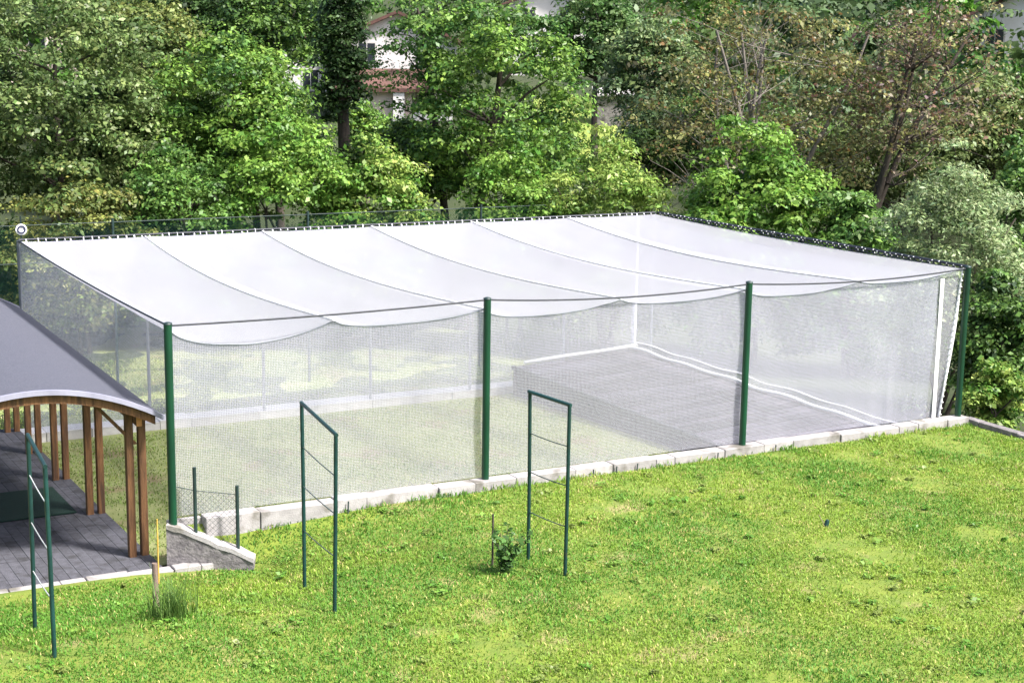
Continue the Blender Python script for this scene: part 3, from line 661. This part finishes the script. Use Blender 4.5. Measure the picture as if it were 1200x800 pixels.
T('green_shrub', 'pale green shrub at the right picture edge behind the silvery shrub', 1205, 235, 40, 50, 41, GRN, GRN2, 35, 70, 120, .12, .6, to_ground=True, cat='shrub', trunk_r=.06, stems=3)
T('green_tree', 'small green tree standing right before the white and pink house', 428, 150, 26, 26, 66, GRN, BRT2, 36, 44, 70, .15, .7)
T('green_tree', 'green tree filling the gap below the olive trees at left', 150, 165, 75, 70, 50, DRK, GRN2, 24, 110, 120, .13)
T('green_tree', 'round green tree behind the lime shrubs, left of the meadow', 625, 180, 50, 50, 52, GRN, BRT2, 25, 100, 120, .13)
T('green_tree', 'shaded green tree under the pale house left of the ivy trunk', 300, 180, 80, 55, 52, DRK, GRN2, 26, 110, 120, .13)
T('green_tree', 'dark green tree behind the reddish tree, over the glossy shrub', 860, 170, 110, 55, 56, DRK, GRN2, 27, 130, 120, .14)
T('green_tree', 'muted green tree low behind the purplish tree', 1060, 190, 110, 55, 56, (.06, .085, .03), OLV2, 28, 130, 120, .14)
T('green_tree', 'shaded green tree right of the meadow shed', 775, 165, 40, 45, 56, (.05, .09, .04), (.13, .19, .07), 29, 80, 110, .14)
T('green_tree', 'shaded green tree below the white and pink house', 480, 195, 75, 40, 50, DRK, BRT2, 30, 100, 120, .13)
T('green_tree', 'green tree at the top edge right of the pale house', 700, 45, 55, 55, 70, GRN, (.12, .2, .06), 34, 90, 110, .17)

# shade-side undergrowth along the wood's edge, seen under the roof and through the nets
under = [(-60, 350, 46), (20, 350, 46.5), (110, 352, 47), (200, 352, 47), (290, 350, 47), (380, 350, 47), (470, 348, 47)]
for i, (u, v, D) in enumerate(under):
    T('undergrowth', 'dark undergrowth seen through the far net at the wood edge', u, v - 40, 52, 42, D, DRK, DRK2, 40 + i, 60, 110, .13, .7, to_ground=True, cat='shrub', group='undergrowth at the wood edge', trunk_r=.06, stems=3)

# wood on the hillside behind: one far mass
def wood():
    r = np.random.default_rng(77); Vs, Cs = [], []
    P_all, N_all, C_all = [], [], []
    for i in range(190):
        D = r.uniform(60, 170); u = r.uniform(-420, 1620)
        q = at_dist(u, 60, D)
        if 640 < u < 745 and 60 < D < 112: continue                      # the small meadow stays open
        if 330 < u < 560 and D < 98: continue
        if 575 < u < 690 and D < 100: continue
        gz = float(ground_z(q[0], q[1])); h = r.uniform(6, 10); w = r.uniform(2.8, 4.2)
        cen = np.array([q[0], q[1], gz + h * .55])
        CC, kk, P, Nn = crown_points(r, cen, np.array([w, w, h * .5]), 42, 38, 1.0, .3)
        base = [np.array(GRN), np.array(OLV), np.array((.08, .13, .05)), np.array(BRT)][r.integers(4)]
        c = base * r.uniform(.6, 1.3, (len(CC), 1))[kk] * r.uniform(.75, 1.25, (len(kk), 1))
        P_all.append(P); N_all.append(Nn); C_all.append(c)
    o = link('hillside_wood', leaf_mesh(np.concatenate(P_all), np.concatenate(N_all), .38, .65, np.concatenate(C_all), r, M['leaf'], 'hillside_wood'))
    tag(o, 'mixed green wood covering the hillside far behind', 'wood', kind='stuff')
wood()

# ------------------------------------------------------------------ houses behind the trees
def house(u0, u1, vt, D, label, mats, seed, floors=2, roof='gable', lower=None):
    p, q = at_dist(u0, 100, D), at_dist(u1, 100, D); ct = (p + q) / 2; w = np.linalg.norm((q - p)[:2]); dp = 7.
    gz = min(float(ground_z(ct[0], ct[1])), float(ground_z(ct[0], ct[1] - 1))) - .3; zt = at_dist((u0 + u1) / 2, vt, D)[2] - gz
    e = empty('house', (ct[0], ct[1], gz), math.atan2((q - p)[1], (q - p)[0])); tag(e, label, 'house', 'houses behind the trees')
    b_ = MB(); b_.box((-w / 2, 0, 0), (w / 2, dp, zt)); b_.add([(-w / 2, 0, zt), (w / 2, 0, zt), (0, 0, zt + w * .22), (-w / 2, dp, zt), (w / 2, dp, zt), (0, dp, zt + w * .22)], [(0, 1, 2), (5, 4, 3)])
    b_.build('wall', M[mats[0]], e)
    b_ = MB(); o_ = .5; hh = w * .22
    for s in (-1, 1):
        x0, z0 = s * (w / 2 + o_), zt - o_ * .44; 
        b_.add([(x0, -o_, z0), (x0, dp + o_, z0), (0, dp + o_, zt + hh + .02), (0, -o_, zt + hh + .02), (x0, -o_, z0 + .18), (x0, dp + o_, z0 + .18), (0, dp + o_, zt + hh + .2), (0, -o_, zt + hh + .2)],
               [(0, 1, 2, 3), (7, 6, 5, 4), (0, 4, 5, 1), (0, 3, 7, 4), (1, 5, 6, 2)])
    b_.build('roof', M['tile'], e)
    nw = max(2, int(w / 2.6)); fh = zt / floors
    for f_ in range(floors):
        for i in range(nw):
            x = -w / 2 + (i + .5) * w / nw; z = f_ * fh + fh * .35
            b_ = MB(); b_.box((x - .55, -.05, z), (x + .55, -.004, z + 1.35)); fr = b_.build('window', M['frame'], e)
            b_ = MB(); b_.box((x - .45, -.065, z + .1), (x - .03, -.052, z + 1.25)); b_.box((x + .03, -.065, z + .1), (x + .45, -.052, z + 1.25)); b_.build('pane', M['glass'], fr)
    if lower:
        # front wing with a tiled lean-to roof, a white corner pillar and a balcony
        z1 = at_dist((u0 + u1) / 2, lower, D)[2] - gz
        b_ = MB(); b_.box((-w / 2 + .3, -3, 0), (w * .12, -.08, z1)); b_.build('front_wing', M[mats[1]], e)
        b_ = MB(); b_.add([(-w / 2 - .2, -3.6, z1 - .1), (w * .42, -3.6, z1 - .1), (w * .42, -.07, z1 + .9), (-w / 2 - .2, -.07, z1 + .9), (-w / 2 - .2, -3.6, z1 + .1), (w * .42, -3.6, z1 + .1), (w * .42, -.07, z1 + 1.1), (-w / 2 - .2, -.07, z1 + 1.1)],
                          [(0, 3, 2, 1), (4, 5, 6, 7), (0, 1, 5, 4), (1, 2, 6, 5), (2, 3, 7, 6), (3, 0, 4, 7)]); b_.build('lean_to_roof', M['tile'], e)
        b_ = MB(); b_.box((-.2, -3.5, 0), (.4, -3.05, z1 - .12)); b_.build('pillar', M['plaster'], e)
        b_ = MB(); b_.box((w * .13, -3.3, z1 - 2.0), (w * .45, -.1, z1 - 1.8)); ba = b_.build('balcony', M['slab'], e)
        b_ = MB(); b_.box((w * .13, -3.3, z1 - 1.79), (w * .45, -3.2, z1 - 1.1)); b_.build('parapet', M['plaster'], ba)
        x = -w * .3; b_ = MB(); b_.box((x - .5, -3.06, z1 - 1.7), (x + .5, -3.005, z1 - .5)); fr = b_.build('window', M['frame'], e)
        b_ = MB(); b_.box((x - .42, -3.08, z1 - 1.6), (x + .42, -3.065, z1 - .6)); b_.build('pane', M['glass'], fr)
    return e
house(395, 535, 48, 88, 'white and pink house with a brown lean-to roof behind the tall green tree', ('plaster', 'pink'), 1, 2, lower=104)
house(595, 685, 5, 104, 'pale house glimpsed at the top edge right of the black trunk', ('plaster', 'pink'), 2)
house(270, 395, 62, 96, 'pale house glimpsed between the bright green trees left of the ivy trunk', ('plaster', 'pink'), 3)
house(1130, 1260, 20, 92, 'white house glimpsed at the upper right edge', ('plaster', 'pink'), 4)
house(10, 150, 40, 98, 'pink house glimpsed through the big olive tree', ('pink', 'plaster'), 5)
# small shed at the meadow's edge
p = at_dist(718, 130, 84); gz = float(ground_z(p[0], p[1])); e = empty('shed', (p[0], p[1], gz - .1)); tag(e, 'small grey shed at the edge of the little meadow', 'shed')
b_ = MB(); b_.box((-.9, -.7, 0), (.9, .9, 1.7)); b_.build('wall', M['wallstone'], e)
b_ = MB(); b_.add([(-1.1, -.9, 1.72), (1.1, -.9, 1.72), (1.1, 1.1, 2.1), (-1.1, 1.1, 2.1), (-1.1, -.9, 1.82), (1.1, -.9, 1.82), (1.1, 1.1, 2.2), (-1.1, 1.1, 2.2)], [(0, 3, 2, 1), (4, 5, 6, 7), (0, 1, 5, 4), (1, 2, 6, 5), (2, 3, 7, 6), (3, 0, 4, 7)]); b_.build('roof', M['slab'], e)

# ------------------------------------------------------------------ tall wire fence behind the enclosure
FM = WW + 4.2
fe = empty('wire_fence', W(-12, FM, -1.4), YAW); tag(fe, 'tall dark chain-link fence behind the net roof', 'fence')
fh = 4.25
for i in range(7):
    b_ = MB(); b_.tube([(i * 5.0, 0, -.2), (i * 5.0, 0, fh + .08)], .035, 8); b_.build('post', M['blackgreen'], fe)
    if i < 6:
        b_ = MB(); b_.grid([[(i * 5.0 + x, .04, z) for z in (0, fh)] for x in np.linspace(0, 5, 4)], False); b_.build('mesh_panel', M['chain'], fe)
b_ = MB(); b_.tube([(0, 0, fh), (30, 0, fh)], .012, 6); b_.build('top_wire', M['blackgreen'], fe)
b_ = MB(); b_.tube([(0, 0, fh - .9), (30, 0, fh - .9)], .012, 6); b_.build('middle_wire', M['blackgreen'], fe)
p = at_dist(25, 269, 36.2)
e = empty('round_sign', p, YAW); tag(e, 'small round white sign with a dark ring on the tall fence', 'sign')
def disc(r0, r1, y, n=24):
    b_ = MB(); v = []; 
    for k_ in range(n):
        a_ = 2 * math.pi * k_ / n
        for rr_ in (r0, r1): v += [(rr_ * math.cos(a_), y, rr_ * math.sin(a_)), (rr_ * math.cos(a_), y + .02, rr_ * math.sin(a_))]
    fs = []
    for k_ in range(n):
        i, j = 4 * k_, 4 * ((k_ + 1) % n); fs += [(i, j, j + 2, i + 2), (i + 2, j + 2, j + 3, i + 3), (i + 1, i + 3, j + 3, j + 1)]
    return b_.add(v, fs)
disc(.0, .125, 0).build('plate', M['sign'], e); disc(.06, .095, -.024).build('ring', M['signdark'], e)
b_ = MB(); b_.tube([(0, .05, -.5), (0, .05, .3)], .02, 6); b_.build('bracket', M['blackgreen'], e)

# thin iron fence poles in the dark gap right of the last post
for i, (u, v0, v1) in enumerate(((1141, 482, 405), (1158, 480, 400), (1178, 480, 398))):
    p = at_z(u, v0, -.75); h = 1.7
    b_ = MB(); b_.tube([p - np.array([0, 0, .4]), p + np.array([0, 0, h])], .022, 8); o = b_.build('iron_pole', M['cable'])
    tag(o, ['thin dark iron pole closest to the last green post', 'thin dark iron pole, second from the last green post', 'thin dark iron pole at the right picture edge'][i], 'pole', 'iron poles by the corner kerb')

# ------------------------------------------------------------------ stakes, plants and pegs on the lawn
def tuft(name, label, u, v, n, h, spread, c1, c2, seed, cat='plant'):
    r = np.random.default_rng(seed); p = on_lawn(u, v); e = empty(name, p); tag(e, label, cat)
    V, F, C = [], [], []
    for i in range(n):
        a_ = r.uniform(0, 6.283); ln_ = h * r.uniform(.5, 1.1); d = np.array([math.cos(a_), math.sin(a_), 0]); s_ = np.array([-d[1], d[0], 0]) * .007
        st = np.array([r.normal(0, spread * .35), r.normal(0, spread * .35), -.01]); out = r.uniform(.15, .75)
        k0 = len(V)
        for q in np.linspace(0, 1, 5):
            c_ = st + d * ln_ * out * q ** 1.6 + np.array([0, 0, ln_ * (q - .45 * out * q * q)]); w_ = s_ * (1.1 - q)
            V += [c_ - w_, c_ + w_]
        F += [(k0 + 2 * j, k0 + 2 * j + 1, k0 + 2 * j + 3, k0 + 2 * j + 2) for j in range(4)]
        c = np.array(c1) + (np.array(c2) - np.array(c1)) * r.random(); C += [c] * 10
    link('blades', np_mesh('blades', np.array(V), np.array(F), M['blade'], np.array(C)), e); return e
tuft('grass_tuft', 'long dark green grass tuft at the foot of the yellow-tipped stake', 199, 722, 260, .62, .38, (.05, .12, .02), (.14, .24, .05), 31)
def stake(label, u, v, h0, r0, m0, h1, r1, m1, lean=(0, 0)):
    p = on_lawn(u, v); e = empty('stake', p); tag(e, label, 'stake')
    b_ = MB(); b_.tube([(0, 0, -.1), (lean[0] * h0, lean[1] * h0, h0)], [r0, r0 * .9], 9); b_.build('lower_stick', M[m0], e)
    if h1: b_ = MB(); b_.tube([(lean[0] * h0 + r0, 0, h0 * .55), (lean[0] * h1 + r0, lean[1] * h1, h1)], [r1, r1 * .8], 7); b_.build('upper_stick', M[m1], e)
stake('short brown stake with a thin yellow stick, in the grass tuft', 183, 712, .62, .045, 'stake', 1.22, .012, 'yellow')
stake('thin dark stake beside the small leafy plant', 577, 664, .78, .016, 'bark', 0, 0, 'bark', (.0, .0))
p = on_lawn(592, 672); e = empty('leafy_plant', p); tag(e, 'small leafy plant at the foot of the trellis nearest the deck', 'plant')
r = np.random.default_rng(33); P, Nn = [], []; b_ = MB()
for i in range(11):
    a_ = r.uniform(0, 6.283); d = np.array([math.cos(a_) * .55 + .18, math.sin(a_) * .4, 1]); ln_ = r.uniform(.3, .68)
    pts = [d * ln_ * q * np.array([q, q, 1]) for q in np.linspace(0, 1, 5)]; b_.tube(pts, [.008, .007, .006, .004, .002], 5)
    for q in np.linspace(.1, 1, 14):
        for _ in range(3):
            P.append(d * ln_ * q * np.array([q, q, 1]) + r.normal(0, .035, 3)); Nn.append(np.array([0, 0, 1]) + r.normal(0, .6, 3))
P, Nn = np.array(P), np.array(Nn); Nn /= np.linalg.norm(Nn, axis=1, keepdims=True)
link('foliage', leaf_mesh(P, Nn, .085, .55, np.array([.05, .11, .025]) * r.uniform(.6, 2.2, (len(P), 1)), r, M['leaf'], 'foliage'), e); b_.build('stems', M['bark'], e)
def weeds():
    r = np.random.default_rng(91); P, Nn, C = [], [], []
    for i in range(340):
        l, m = r.uniform(-3, 19), r.uniform(-11, -.35)
        if l > 15.9 and m > -1.4 or l < 1.4 and m > -.8: continue
        rad = r.uniform(.04, .16); k = int(r.uniform(12, 40)); c = np.array([[.11, .25, .03], [.17, .30, .05], [.20, .26, .06]][r.integers(3)])
        a_, q = r.uniform(0, 6.283, k), rad * np.sqrt(r.random(k)); ll, mm = l + q * np.cos(a_), m + q * np.sin(a_)
        p = O + ll[:, None] * A + mm[:, None] * B; p[:, 2] = lawn_z(ll, mm) + r.uniform(.02, .06, k)
        P.append(p); Nn.append(np.array([0, 0, 1]) + r.normal(0, .35, (k, 3))); C.append(c * r.uniform(.7, 1.3, (k, 1)))
    P, Nn, C = np.concatenate(P), np.concatenate(Nn), np.concatenate(C); Nn /= np.linalg.norm(Nn, axis=1, keepdims=True)
    tag(link('lawn_weeds', leaf_mesh(P, Nn, .05, .7, C, r, M['leaf'], 'lawn_weeds')), 'small broad-leaved weeds scattered through the lawn', 'weeds', kind='stuff')
weeds()
# small green stub with a pale stick
p = on_lawn(967, 616); e = empty('garden_stub', p); tag(e, 'small dark green stub with a pale stick alone on the lawn', 'stub')
b_ = MB(); b_.tube([(0, 0, -.03), (.03, 0, .07), (.035, 0, .10)], [.035, .035, .025], 10); b_.build('stub', M['dkgreen'], e)
b_ = MB(); b_.tube([(-.02, 0, .03), (-.10, .02, .17)], .006, 6); b_.build('stick', M['stake'], e)
# pegs standing in the kerb joints
for i, l in enumerate((2.75, 7.28, 7.75, 8.18, 9.9, 11.2)):
    p = W(l, -.24, 0); b_ = MB(); zz = float(lawn_z(l, -.24)); b_.tube([(p[0], p[1], zz - .08), (p[0] + .01, p[1], zz + (.2 if i == 0 else .13))], [.014, .012], 7)
    o = b_.build('peg', M['wire'])
    tag(o, ['tallest dark peg at the kerb, right of the wedge wall', 'dark peg at the kerb, first to the right of the trellis nearest the deck', 'dark peg at the kerb, second to the right of the trellis nearest the deck', 'dark peg at the kerb, third to the right of the trellis nearest the deck', 'dark peg at the kerb just left of the third green post', 'dark peg at the kerb just right of the third green post'][i], 'peg', 'pegs along the kerb')
